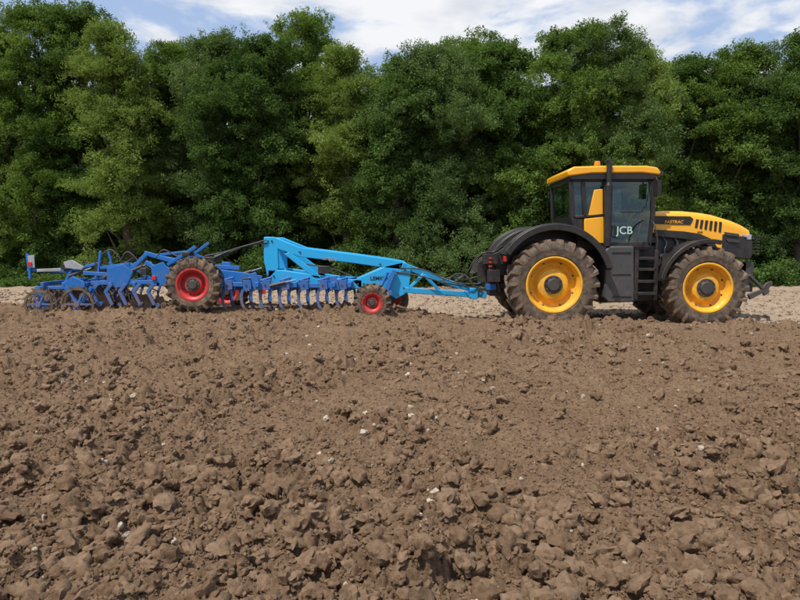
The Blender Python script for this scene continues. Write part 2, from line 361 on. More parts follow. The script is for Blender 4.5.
ex.cyl((q.x,12.98,P(606,184,13).z),(q.x,12.98,P(606,164,13).z),.055); ex.tube([(q.x,12.98,P(606,165,13).z),(q.x-.01,12.98,P(606,162,13).z),(q.x-.05,12.98,P(606,160,13).z)],.055,n=16); ex.done()
mr=Part("mirrors",BLK,T,0.012)
for sg in(1,-1):
    m_=lambda y: y if sg>0 else 2*TC-y
    p=P(652,180,13.1); q=P(657,181,12.75)
    mr.tube([(p.x,m_(13.1),p.z),(q.x,m_(12.8),p.z+.02),(q.x,m_(12.75),p.z-.05)],.015)
    z=P(657,188,12.75).z; mr.box(q.x-.035,q.x+.045,m_(12.75)-.11,m_(12.75)+.11,z-.17,z+.14)
mr.done()
hr=Part("handrails",BLK,T)
hr.hose([P(637,250,12.9),P(637,240,12.9),P(640,226,12.98),P(646,220,13.06)],.014); hr.hose([P(656,252,12.92),P(657,240,12.94),P(655,228,13.0),P(653,222,13.06)],.014)
hr.tube([P(614,225,13.06),P(614,236,13.04),P(617,238,13.06)],.012); hr.tube([P(651,181,13.1),P(649,205,13.05),P(643,212,13.07),P(622,212,13.07)],.008)
hr.done()
text("hood_lettering","FASTRAC",.095,664,223.6,13.432,YEL,T,shear=.25)
text("bonnet_number","8330",.055,697,233.2,13.445,BLK,T)
text("door_lettering","JCB",.22,616,234,13.085,TEAL,T)
tl=Part("rear_lamps",REDL,T,0.006)
for y in(12.72,15.0):
    p=P(505,259,12.8); tl.box(p.x-.03,p.x+.02,y,y+.18,p.z-.05,p.z+.06)
tl.done()
lk=Part("rear_linkage",BLK,T,0.01)
lk.dbox(490,258,512,296,13.55,14.35)
for y in(13.45,14.4):
    lk.beam(P(515,283,y),P(480,290,y),.06,.10,.05,.07); lk.beam(P(508,258,y),P(486,262,y),.08,.12); lk.cyl(P(486,262,y),P(488,286,y),.035)
    lk.cyl(P(500,292,y),P(492,262,y),.05)
    lk.cyl(P(480,290,y-.05),P(480,290,y+.05),.06)
lk.beam(P(505,268,13.9),P(482,272,13.9),.06,.06); lk.dbox(478,262,486,282,13.4,13.5)
lk.dbox(483,254,498,264,13.2,13.34); lk.dbox(488,270,500,282,13.1,13.3)
lk.hose([P(478,258,13.6),P(484,253,13.5),P(494,252,13.5),P(503,246,13.4)],.025)
lk.prof([(480,262),(485,257),(498,252),(506,246),(512,250),(508,262),(498,266),(488,265)],13.28,13.36,13.3)
for k in range(8):
    y=13.6+k*.09; lk.hose([P(500,260,y),P(490,252+k,y),P(476,258+k*2,y),P(466,274,y),P(455,283-k*.6,13.9)],.013)
lk.done()
lb=Part("linkage_blue_parts",BLU,T,0.006)
lb.beam(P(478,270,13.6),P(492,280,13.55),.06,.07); lb.beam(P(479,284,13.6),P(484,262,13.6),.05,.06); lb.dbox(486,284,496,290,13.38,13.44); lb.done()
br=Part("hose_couplings",REDL,T,0.004)
for k in range(4): 
    p=P(489,258+k*4,13.36+.0); br.box(p.x-.03,p.x+.03,13.14,13.2,p.z-.02,p.z+.015)
br.done()
fl=Part("front_linkage",GRY,T,0.01)
fl.dbox(738,262,752,292,13.6,14.3)
for y in(13.5,14.35):
    fl.beam(P(748,297,y),P(766,289,y),.07,.12,.05,.08); fl.prof([(761,288),(765,283),(771,281),(772,284),(768,288),(768,293),(763,296)],y-.03,y+.03,13.5)
    fl.cyl(P(748,275,y),P(762,289,y),.04)
fl.cyl(P(764,291,13.5),P(764,291,14.35),.04); fl.done()
# ================================================================== CULTIVATOR
C=empty("cultivator",(-3,14.2,0))
CN=13.62; CF=14.62
A=Part("main_frame",CYB,C,0.012)
for Y in(CN,CF):
    f_=lambda q: A.prof(q,Y,Y+.09,CN)
    f_([(264,237),(274,237),(300,247.5),(352,254),(388,259),(404,262),(404,270),(386,268),(352,263),(300,257),(278,249),(279,268),(268,280),(264,260)])
    f_([(268,270),(282,270),(334,278),(362,280),(362,289),(330,288),(268,282)])
    f_([(284,254),(290,252),(316,272),(322,279),(314,278)])
    f_([(352,281),(386,266),(404,262),(411,268),(409,292),(396,299),(384,292),(362,290)])
for a,b in((270,243),(330,257),(400,268),(272,276),(355,285)):
    p=P(a,b,CN); A.box(p.x-.06,p.x+.06,CN+.09,CF,p.z-.05,p.z+.05)
for sg,Y in((1,CN+.02),(-1,CF)):
    e_=13.85 if sg>0 else 14.15
    A.beam(P(402,265,Y),P(444,281,e_),.08,.13); A.beam(P(442,280,e_),P(474,291,13.98),.08,.12,.08,.10)
    A.beam(P(404,290,Y),P(474,295,e_+(.08 if sg>0 else -.08)),.08,.12)
    A.beam(P(408,289,Y),P(424,274,Y+(.08*sg)),.05,.07); A.beam(P(424,275,Y+.08*sg),P(440,291,Y+.15*sg),.05,.07)
A.beam(P(468,293,14),P(486,295,14),.14,.14); A.dbox(470,288,478,299,13.85,14.15)
A.done()
fp=Part("frame_fasteners",GRY,C,0.002)
for a,b in((268,241),(272,241),(268,276),(274,276),(358,284),(364,284),(400,266),(405,270),(404,288),(398,294),(390,290),(300,252),(340,284),(380,264)):
    p=P(a,b,CN); fp.cyl((p.x,CN-.02,p.z),(p.x,CN,p.z),.022,n=6)
fp.done()
text("frame_lettering","LEMKEN",.115,370,280,CN-.006,BLK,C)
text("beam_lettering","LEMKEN",.085,322,259.4,CN-.006,WHT,C,rot=0.13)
B_=Part("tine_frame",BLU,C,0.01)
rows=(13.35,13.85,14.45,15.05)
for i,y in enumerate(rows):
    B_.beam(P(218,284,y),P(352,286,y),.09,.10)
for a in(222,258,296,334,350):
    p=P(a,285,13.3); B_.box(p.x-.04,p.x+.04,13.2,15.2,p.z-.045,p.z+.065)
B_.prof([(205,268),(240,272),(262,276),(262,284),(240,282),(205,278)],13.42,13.50,13.42)
B_.prof([(222,262),(230,262),(236,290),(224,290)],13.6,13.68,13.6)
B_.prof([(250,274),(256,272),(262,290),(254,290)],13.24,13.29,13.25); B_.prof([(330,276),(336,276),(340,290),(330,290)],13.24,13.29,13.25)
B_.done()
tn=Part("tines",BLT,C,0.004); sh=Part("tine_points",STE,C,0.003); sp=Part("tine_springs",BLU,C); tb=Part("tine_bolts",GRY,C)
for i,y in enumerate(rows):
    for j in range(7):
        a=228+j*19+(i%2)*9
        if a>352: continue
        path=[(a,284),(a-3,288),(a-5,293),(a-5.5,298),(a-4.5,304),(a-2,309),(a+3,314)]
        for u in range(6):
            tn.beam(P(path[u][0],path[u][1],y),P(path[u+1][0],path[u+1][1],y),.035,.062)
        sh.beam(P(a-3,307,y),P(a+6,318,y),.11,.03,.07,.02)
        for o_ in(-.07,.05): tn.prof([(a-4,280),(a+4,280),(a+5,289),(a-3,291)],y+o_,y+o_+.018,13.3 if i==0 else y)
        sp.cyl(P(a-5,280.5,y),P(a+6,277.5,y),.026,n=10); sp.cyl(P(a+5,278,y),P(a+7,291,y),.016,n=8)
        sp.beam(P(a+3,286,y),P(a+5,301,y),.03,.05)
        p=P(a,285,y); tb.cyl((p.x,y-.085,p.z),(p.x,y+.085,p.z),.02,n=6)
tn.done(); sh.done(); sp.done(); tb.done()
def smallwheel(a,b,Y,R,w,rr,name,n):
    p=P(a,b,Y); wheel(p.x,p.z,Y+w/2,1,R,w,rr,name,n,RED,MUDT,.38,par=C,tm=MUDT)
smallwheel(372,303,13.0,.40,.30,.20,"gauge_wheel",16)
smallwheel(192,285,13.0,.585,.42,.32,"transport_wheel",18)
ws=Part("wheel_supports",BLU,C,0.01)
p=P(372,303,13.4); ws.cyl((p.x,13.1,p.z),(p.x,14.2,p.z),.045)
ws.beam(P(372,303,13.42),P(392,292,13.5),.07,.11); ws.beam(P(384,297,13.5),P(394,270,13.55),.08,.10); ws.cyl(P(388,272,13.5),P(376,298,13.5),.03)
ws.cyl(P(192,285,13.1),P(192,285,14.9),.06); ws.beam(P(192,285,13.55),P(228,276,13.6),.10,.14)
ws.beam(P(192,285,13.48),P(165,268,13.6),.08,.12)
ws.done()
smallwheel(226,292,14.7,.50,.36,.27,"far_transport_wheel",18)
smallwheel(392,300,14.9,.40,.30,.21,"far_gauge_wheel",16)
Rr=Part("rear_frame",BLU,C,0.008)
def rb_(a0,b0,a1,b1,y,w=.07,h=.08,y2=None): Rr.beam(P(a0,b0,y),P(a1,b1,y if y2 is None else y2),w,h)
for y in(13.42,14.3,15.1):
    rb_(92,283,218,281,y,.09,.09); rb_(36,288,90,287,y,.07,.07)
for a in(45,66,88,112,136,160,178):
    p=P(a,283,13.4); Rr.box(p.x-.035,p.x+.035,13.3,15.2,p.z-.06,p.z+.02)
rb_(122,280,147,254,13.5,.07,.08); rb_(145,253,176,262,13.6,.06,.09); rb_(168,265,196,247,13.6,.07,.07); rb_(176,268,209,243,13.9,.05,.06)
rb_(146,262,168,276,13.4,.08,.09); rb_(158,257,226,270,13.8,.08,.09); rb_(196,266,240,268,13.55,.08,.09); rb_(98,281,101,251,13.5,.05,.05)
rb_(101,268,130,264,13.5,.05,.07); rb_(84,273,132,276,13.45,.06,.08); rb_(28,270,84,272,13.6,.05,.06); rb_(28,254,31,279,13.55,.05,.06); rb_(28,254,31,279,15.0,.05,.06)
rb_(64,286,72,270,13.5,.05,.06); rb_(72,271,96,264,13.6,.05,.06); rb_(110,262,122,280,13.7,.05,.06); rb_(130,264,152,280,14.0,.06,.08); rb_(112,276,140,262,14.4,.06,.07)
rb_(86,288,106,268,14.6,.05,.07); rb_(150,256,186,252,14.2,.05,.06); rb_(186,252,204,258,14.2,.05,.06); rb_(38,288,44,304,13.28,.03,.09); rb_(66,287,78,304,13.25,.03,.09); rb_(92,287,82,304,13.25,.03,.07)
rb_(206,270,214,286,13.4,.05,.08); rb_(160,284,206,272,13.44,.05,.07); rb_(108,250,112,262,13.8,.04,.05)
Rr.prof([(108,268),(124,264),(134,272),(128,286),(116,288),(108,280)],13.36,13.40,13.4)
Rr.prof([(152,266),(164,262),(172,272),(166,286),(154,286)],13.3,13.34,13.35)
Rr.prof([(66,282),(74,276),(86,282),(86,288),(66,288)],13.26,13.30,13.3)
Rr.done()
rt=Part("disc_arms",BLT,C,0.005)
for a in(98,112,126,140,154): 
    for y in(13.3,13.8,14.2,14.6,14.95): rt.beam(P(a,284,y),P(a-6,292,y),.05,.07); rt.beam(P(a-6,291,y),P(a+1,305,y),.045,.07)
for j in range(9):
    for y in(13.9,14.6):
        a=94+j*8.5; rt.beam(P(a,282,y),P(a-4,293,y),.03,.05); rt.beam(P(a-4,292,y),P(a-1,308,y),.03,.035)
rt.done()
hy=Part("hydraulic_rams",GRY,C); hc=Part("ram_rods",CHR,C)
for a0,b0,a1,b1,y in((130,272,152,262,13.45),(176,272,205,262,13.5),(215,257,240,248,13.8),(70,276,92,268,13.5),(236,276,262,268,13.55),(300,279,326,271,13.75),(104,278,120,268,13.44),(270,286,296,280,13.28)):
    m_=(P(a0,b0,y)+P(a1,b1,y))/2; hy.cyl(P(a0,b0,y),m_+(m_-P(a0,b0,y))*.2,.036,n=14); hc.cyl(m_,P(a1,b1,y),.018,n=10)
for k,(pts) in enumerate(([(214,258),(232,250),(256,243),(266,240)],[(205,256),(225,252),(250,245),(268,243)],[(120,262),(128,252),(140,262),(150,270)],[(276,244),(300,262),(330,268),(352,276)],[(400,268),(424,270),(452,282),(478,284)],[(396,272),(420,276),(450,284),(480,288)],[(170,262),(180,272),(205,274),(220,268)],[(60,272),(70,284),(90,278),(100,270)],[(448,280),(456,274),(466,276),(474,286)],[(150,270),(146,284),(160,292)],[(440,281),(452,277),(462,280),(480,276)],[(100,256),(112,250),(124,262),(134,258)],[(156,258),(164,250),(178,256),(190,250)],[(80,270),(88,262),(98,270),(108,282)])):
    hy.hose([P(a,b,13.58+.03*(k%4)) for a,b in pts],.015)
hy.done(); hc.done()
dk=Part("disc_blades",STE,C,ang=30); dh=Part("disc_hubs",BLT,C,0.004)
for i,y in enumerate((13.36,13.60,13.82,14.1,14.4,14.7,15.0)):
    for a,b,r,m in((103,304,.24,1),(122,304,.24,-1),(143,304,.24,1),(158,305,.22,-1)):
        if (i%2)==(0 if m<0 else 1): continue
        yaw=.5*m+random.uniform(-.08,.08)
        p=P(a+random.uniform(-2,2),b,y); n=28; vs=[(p.x,y+.03*m,p.z)]
        for ring,(rf_,dy) in enumerate(((.4,.025),(.75,.01),(1,-.015))):
            for k in range(n):
                t=2*math.pi*k/n; rr_=r*rf_*(1 if ring<2 else (1.0 if k%4<2 else .86)); vs.append((p.x+rr_*math.cos(t)*math.cos(yaw),y+dy*m+math.sin(yaw)*rr_*math.cos(t),p.z+rr_*math.sin(t)))
        fs=[(0,1+k,1+(k+1)%n) for k in range(n)]
        for q in(0,1): fs+=[(1+q*n+k,1+q*n+(k+1)%n,1+(q+1)*n+(k+1)%n,1+(q+1)*n+k) for k in range(n)]
        dk.add(vs,fs); dh.cyl((p.x,y-.07,p.z),(p.x,y+.07,p.z),.05,n=14)
rl=Part("packer_roller_rings",MUDT,C,0.0,ang=30); rh=Part("packer_roller_spokes",BLT,C,0.003)
for cx_,cz_,R in((42,304,.31),(80,304,.36)):
    for i in range(13):
        y=13.2+i*.155; p=P(cx_,cz_,13.3); 
        rl.lathe((p.x,y,p.z),[(R-.05,-.018),(R,-.012),(R,.012),(R-.05,.018),(R-.05,-.018)],28)
        for k in range(14):
            a=2*math.pi*(k+i*.3)/14; rl.beam((p.x+(R-.02)*math.cos(a),y,p.z+(R-.02)*math.sin(a)),(p.x+(R+.05)*math.cos(a+.14),y,p.z+(R+.05)*math.sin(a+.14)),.03,.03)
        if i in(0,3,6,9,12):
            for k in range(6):
                a=2*math.pi*(k+i*.2)/6; rh.beam((p.x,y,p.z),(p.x+(R-.03)*math.cos(a),y,p.z+(R-.03)*math.sin(a)),.02,.045,.02,.03)
    p=P(cx_,cz_,13.3); rh.cyl((p.x,13.16,p.z),(p.x,15.15,p.z),.06)
rl.done(); rh.done(); dk.done(); dh.done()
bd=Part("lighting_boards",WHT,C,0.006)
bd.prof([(26.5,256),(33,255),(34,268),(28,268)],13.50,13.52,13.45); bd.prof([(64,262),(72,260),(84,267),(82,270),(66,268)],13.44,13.5,13.45)
bd.prof([(38,269),(62,268),(62,271),(38,272)],13.42,13.45,13.45); bd.done()
bx=Part("dark_attachments",BLK,C,0.01)
bx.dbox(62,264,70,270,13.52,13.9); bx.dbox(318,266,330,274,13.5,13.6); bx.prof([(96,262),(108,266),(106,276),(94,272)],13.5,13.56,13.5); bx.dbox(203,257,214,262,13.6,14.2)
bx.dbox(182,252,190,256,13.5,13.8); bx.dbox(140,268,147,275,13.36,13.42); bx.dbox(242,278,250,284,13.3,13.4); bx.done()
rd=Part("red_reflectors",REDL,C,0.003)
rd.dbox(28,262,32,266,13.48,13.5); rd.dbox(262,290,266,294,13.28,13.3); rd.dbox(152,276,156,280,13.27,13.3); rd.done()
# ================================================================== GROUND
def hsh(ix,iy,s):
    h=np.sin(ix*127.1+iy*311.7+s*74.7)*43758.5453; return h-np.floor(h)
def vnoise(x,y,s):
    ix=np.floor(x);iy=np.floor(y);fx=x-ix;fy=y-iy; fx=fx*fx*(3-2*fx);fy=fy*fy*(3-2*fy)
    return (hsh(ix,iy,s)*(1-fx)+hsh(ix+1,iy,s)*fx)*(1-fy)+(hsh(ix,iy+1,s)*(1-fx)+hsh(ix+1,iy+1,s)*fx)*fy
def fbm(x,y,s,o=4,g=.5):
    t=0;a=.5
    for k in range(o): t=t+a*(vnoise(x*2**k+k*13.7,y*2**k+k*7.3,s+k)-.5); a*=g
    return t*2
def clods(x,y,c,s,dens=.7,warp=.6):
    wx=x/c+warp*fbm(x/c*1.7,y/c*1.7,s+9,4,.65); wy=y/c+warp*fbm(x/c*1.7+40,y/c*1.7,s+19,4,.65)
    ix=np.floor(wx);iy=np.floor(wy);h=np.zeros_like(x)
    for dx in(-1,0,1):
        for dy in(-1,0,1):
            jx=ix+dx;jy=iy+dy; px=jx+hsh(jx,jy,s);py=jy+hsh(jx,jy,s+1); r=.3+.55*hsh(jx,jy,s+2)**1.5; on=(hsh(jx,jy,s+3)<dens); am=.3+.7*hsh(jx,jy,s+4)
            d2=((wx-px)**2+(wy-py)**2)/(r*r)
            v=np.sqrt(np.clip(1-d2,0,1))*am*r*on; h=np.maximum(h,v)
    return h*c
def edgeY(x): return np.interp(x,[-30,-11,-4,1,2.2,9,30],[19,16.2,15.6,14.4,12.45,12.35,12.0])
def tilled(x,y):
    e=edgeY(x)+.3*fbm(x*.8,y*.8,3,3); return 1/(1+np.exp(np.clip((y-e)/.07,-30,30)))
def patch(x,y): return np.clip(1.0+2.6*fbm(x*.8,y*.8,99,4),.15,2.1)
def ground(x,y,full=True):
    t=tilled(x,y)
    base=0.10*np.clip((y-4)/7.5,0,1)*t + (-.07)*(1-t)
    # soil thrown up where the implement is working
    wk=1/(1+np.exp(np.clip((x+.2)/.5,-30,30)))*np.clip((y-12.7)/.5,0,1)*np.clip((15.8-y)/.8,0,1)
    base=base+.09*wk*t*(1+.8*fbm(x*1.6,y*1.6,8,3))-.08*np.exp(-((x-1)/.9)**2)*np.clip((y-12.6)/.4,0,1)*t
    base=base+.06*fbm(x*.35,y*.35,1,3)*t
    far=np.clip((y-16)/8,0,1); base=base+far*.10*(1-t)
    for wx_,wy_ in((rw.x,12.95),(fw.x,12.99),(rw.x,14.95),(fw.x,14.9)):
        base=base+.07*np.exp(-(((x-wx_)/.55)**4))*np.exp(-(((np.abs(y-wy_)-.42)/.12)**2))
    am=patch(x,y)
    h1=am*(clods(x,y,.30,11,.28)*.42+clods(x,y,.13,21,.45)*.72)+clods(x,y,.055,31,.6)*.7*(.5+.5*am)+clods(x,y,.027,36,.8)*.6
    f=fbm(x*22,y*22,41,3,.7)*.020+fbm(x*4,y*4,51,4,.6)*.06
    rough=clods(x,y,.16,61,.6)*.25+fbm(x*5,y*9,71,4)*.05
    return base+t*(h1+f-.02)+(1-t)*rough, t
NR,NC=860,1040
ys=1.2*(30/1.2)**(np.arange(NR)/(NR-1)); us=np.linspace(-1,1,NC)
Yg=np.repeat(ys[:,None],NC,1); Xg=us[None,:]*(Yg*.78+1.6)
Zg,Tg=ground(Xg,Yg)
def gridmesh(X,Y,Z,Tm,G):
    r,c=X.shape; me=bpy.data.meshes.new("ploughed_field"); v=np.stack([X,Y,Z],-1).reshape(-1,3).astype(np.float32)
    i=np.arange(r*c).reshape(r,c); q=np.stack([i[:-1,:-1],i[:-1,1:],i[1:,1:],i[1:,:-1]],-1).reshape(-1,4)
    me.vertices.add(len(v)); me.vertices.foreach_set("co",v.ravel()); me.loops.add(q.size); me.loops.foreach_set("vertex_index",q.ravel().astype(np.int32))
    me.polygons.add(len(q)); me.polygons.foreach_set("loop_start",np.arange(len(q),dtype=np.int32)*4); me.update(calc_edges=True)
    me.polygons.foreach_set("use_smooth",np.ones(len(q),dtype=bool))
    for nm,ar in(("till",Tm),("grass",G)):
        a=me.attributes.new(nm,'FLOAT','POINT'); a.data.foreach_set("value",ar.ravel().astype(np.float32))
    return me
Gg=.75*np.clip((Yg-23.6+.8*fbm(Xg*.7,Yg*.7,90,3))/1.0,0,1)
me=gridmesh(Xg,Yg,Zg,Tg,Gg)
def soil():
    m,t,b=newmat("soil"); b.inputs['Roughness'].default_value=1; b.inputs['Specular IOR Level'].default_value=0.05
    g=N(t,"ShaderNodeNewGeometry")
    def noise(sc,d=6,r=.6):
        n=N(t,"ShaderNodeTexNoise"); n.inputs['Scale'].default_value=sc; n.inputs['Detail'].default_value=d; n.inputs['Roughness'].default_value=r; t.links.new(g.outputs['Position'],n.inputs['Vector']); return n
    def ramp(n,p0,c0,p1,c1):
        r=N(t,"ShaderNodeValToRGB"); r.color_ramp.elements[0].position=p0; r.color_ramp.elements[0].color=(*c0,1); r.color_ramp.elements[1].position=p1; r.color_ramp.elements[1].color=(*c1,1); t.links.new(n.outputs[0],r.inputs[0]); return r
    def mix(f,a,b_,mode='MIX'):
        x=N(t,"ShaderNodeMix",data_type='RGBA',blend_type=mode)
        if isinstance(f,float): x.inputs[0].default_value=f
        else: t.links.new(f,x.inputs[0])
        t.links.new(a,x.inputs[6]); t.links.new(b_,x.inputs[7]); return x.outputs[2]
    r1=ramp(noise(1.1),.33,(.118,.072,.042),.67,(.205,.135,.084)); r2=ramp(noise(26,6,.75),.35,(.095,.056,.032),.68,(.275,.187,.122))
    A_=mix(.55,r1.outputs[0],r2.outputs[0])
    r3=ramp(noise(1.1),.35,(.25,.18,.125),.65,(.38,.29,.21)); r4=ramp(noise(12,6,.7),.35,(.18,.125,.085),.68,(.42,.33,.245)); B2=mix(.5,r3.outputs[0],r4.outputs[0])
    at=N(t,"ShaderNodeAttribute",attribute_name="till"); col=mix(at.outputs['Fac'],B2,A_)
    r5=ramp(noise(5),.35,(.035,.05,.014),.7,(.09,.10,.035)); ag=N(t,"ShaderNodeAttribute",attribute_name="grass"); col=mix(ag.outputs['Fac'],col,r5.outputs[0])
    t.links.new(col,b.inputs['Base Color'])
    bp=N(t,"ShaderNodeBump"); bp.inputs['Strength'].default_value=1.0; bp.inputs['Distance'].default_value=.014; nn=noise(60,6,.75); t.links.new(nn.outputs[0],bp.inputs['Height']); t.links.new(bp.outputs[0],b.inputs['Normal'])
    return m
SOIL=soil(); me.materials.append(SOIL); fo=bpy.data.objects.new("ploughed_field",me); S.collection.objects.link(fo)
gx=np.array([-1500,-400,-120,-60,-30,-15,0,15,30,60,120,400,1500.]); gy=np.array([-1500,-300,-60,-10,2,12,22,30,60,150,500,1500.])
GX,GY=np.meshgrid(gx,gy); m2=gridmesh(GX,GY,GX*0-.16,(GY<16)*1.0,(GY>21)*1.0); m2.name="ground"; m2.materials.append(SOIL); go=bpy.data.objects.new("ground",m2); S.collection.objects.link(go)
# ------------------------------------------------------------------ instancing
def gn(coll):
    ng=bpy.data.node_groups.new("scatter_"+coll.name,'GeometryNodeTree')
    ng.interface.new_socket("Geometry",in_out='INPUT',socket_type='NodeSocketGeometry'); ng.interface.new_socket("Geometry",in_out='OUTPUT',socket_type='NodeSocketGeometry')
    gi=N(ng,"NodeGroupInput"); g2=N(ng,"NodeGroupOutput"); ip=N(ng,"GeometryNodeInstanceOnPoints"); ci=N(ng,"GeometryNodeCollectionInfo")
    ci.inputs['Collection'].default_value=coll; ci.inputs['Separate Children'].default_value=True; ci.inputs['Reset Children'].default_value=True
    def na(nm,ty):
        n=N(ng,"GeometryNodeInputNamedAttribute"); n.data_type=ty; n.inputs['Name'].default_value=nm; return n.outputs['Attribute']
    er=N(ng,"FunctionNodeEulerToRotation"); ng.links.new(na("rot",'FLOAT_VECTOR'),er.inputs[0])
    ng.links.new(gi.outputs[0],ip.inputs['Points']); ng.links.new(ci.outputs[0],ip.inputs['Instance']); ip.inputs['Pick Instance'].default_value=True
    ng.links.new(na("idx",'INT'),ip.inputs['Instance Index']); ng.links.new(er.outputs[0],ip.inputs['Rotation']); ng.links.new(na("scl",'FLOAT_VECTOR'),ip.inputs['Scale'])
    ng.links.new(ip.outputs[0],g2.inputs[0]); return ng
def scatter(name,pts,rot,scl,idx,ng,par=None):
    me=bpy.data.meshes.new(name); me.vertices.add(len(pts)); me.vertices.foreach_set("co",np.asarray(pts,np.float32).ravel())
    for nm,ty,ar,k in(("rot",'FLOAT_VECTOR',rot,"vector"),("scl",'FLOAT_VECTOR',scl,"vector")):
        a=me.attributes.new(nm,ty,'POINT'); a.data.foreach_set(k,np.asarray(ar,np.float32).ravel())
    a=me.attributes.new("idx",'INT','POINT'); a.data.foreach_set("value",np.asarray(idx,np.int32))
    o=bpy.data.objects.new(name,me); S.collection.objects.link(o); md=o.modifiers.new("scatter",'NODES'); md.node_group=ng; attach(o,par); return o
def clodmat(n,c0,c1):
    m,t,b=newmat(n); b.inputs['Roughness'].default_value=1; b.inputs['Specular IOR Level'].default_value=.05
    oi=N(t,"ShaderNodeObjectInfo"); g=N(t,"ShaderNodeNewGeometry"); no=N(t,"ShaderNodeTexNoise"); no.inputs['Scale'].default_value=30; no.inputs['Detail'].default_value=6; t.links.new(g.outputs['Position'],no.inputs['Vector'])
    av=N(t,"ShaderNodeMath",operation='MULTIPLY_ADD'); t.links.new(oi.outputs['Random'],av.inputs[0]); av.inputs[1].default_value=.5; mh=N(t,"ShaderNodeMath",operation='MULTIPLY_ADD'); t.links.new(no.outputs[0],mh.inputs[0]); mh.inputs[1].default_value=1.2; mh.inputs[2].default_value=-.35; t.links.new(mh.outputs[0],av.inputs[2])
    mc=N(t,"ShaderNodeMix",data_type='RGBA'); mc.inputs[6].default_value=(*c0,1); mc.inputs[7].default_value=(*c1,1); t.links.new(av.outputs[0],mc.inputs[0]); t.links.new(mc.outputs[2],b.inputs['Base Color'])
    bp=N(t,"ShaderNodeBump"); bp.inputs['Strength'].default_value=.9; bp.inputs['Distance'].default_value=.012; n2=N(t,"ShaderNodeTexNoise"); n2.inputs['Scale'].default_value=80; n2.inputs['Detail'].default_value=5; n2.inputs['Roughness'].default_value=.7; t.links.new(g.outputs['Position'],n2.inputs['Vector']); t.links.new(n2.outputs[0],bp.inputs['Height']); t.links.new(bp.outputs[0],b.inputs['Normal'])
    return m
CM=clodmat("clod_soil",(.108,.065,.038),(.255,.172,.112)); SM=clodmat("stone",(.32,.26,.195),(.58,.51,.41)); PM=clodmat("dry_clod",(.20,.14,.10),(.38,.30,.22))
from mathutils import noise as mn
def rockcoll(name,mat,n,amp,sub=3,sharp=55):
    cl=bpy.data.collections.new(name)
    for i in range(n):
        bm=bmesh.new(); bmesh.ops.create_icosphere(bm,subdivisions=sub,radius=1)
        sx=Vector((1,random.uniform(.7,1),random.uniform(.6,.9))); off=Vector((i*7.1,i*3.3,i))
        for v in bm.verts:
            d=mn.noise(v.co*1.1+off)*amp+mn.noise(v.co*2.6+off)*amp*.7+mn.noise(v.co*6+off)*amp*.45
            cl_=mn.voronoi(v.co*1.6+off)[0][0]; v.co=v.co*(1+d-.3*cl_); v.co=Vector((v.co.x*sx.x,v.co.y*sx.y,v.co.z*sx.z))
        me=bpy.data.meshes.new(name); bm.to_mesh(me); bm.free(); me.polygons.foreach_set("use_smooth",[True]*len(me.polygons)); me.set_sharp_from_angle(angle=math.radians(sharp)); me.materials.append(mat)
        o=bpy.data.objects.new(name+"_%d"%i,me); cl.objects.link(o)
    return gn(cl)
def scat_ground(name,n,smin,smax,pw,ng,nv,ymin,ymax,cond=None,sink=.2,clump=False):
    y=ymin*(ymax/ymin)**rng.random(n) if cond is None else rng.uniform(ymin,ymax,n)
    x=rng.uniform(-1,1,n)*(y*.74+1.3)
    if cond is not None: k=cond(x,y); x=x[k];y=y[k]
    if clump: k=rng.random(len(x))<np.clip(patch(x,y)*.75,.15,1); x=x[k];y=y[k]
    z,t=ground(x,y); s=smin*(smax/smin)**(rng.random(len(x))**pw)
    if cond is None:
        k=t>.5; x,y,z,s=x[k],y[k],z[k],s[k]
    pts=np.stack([x,y,z+s*(.35-sink)],-1); rot=rng.uniform(0,6.28,(len(x),3)); rot[:,:2]*=.12
    return scatter(name,pts,rot,np.repeat(s[:,None],3,1),rng.integers(0,nv,len(x)),ng)
scat_ground("soil_clods",40000,.011,.085,2.8,rockcoll("clod",CM,10,.5),10,1.6,16.5,clump=True)
scat_ground("soil_crumbs",110000,.004,.016,1.3,rockcoll("crumb",CM,6,.55,2),6,1.6,14,sink=.1)
scat_ground("dry_clods",9000,.02,.07,1.6,rockcoll("dry_clod",PM,5,.5,2),5,12.2,22,cond=lambda x,y:tilled(x,y)<.4)
scat_ground("field_stones",620,.007,.042,2.0,rockcoll("flint",SM,6,.3,sharp=32),6,1.8,14,sink=.05)
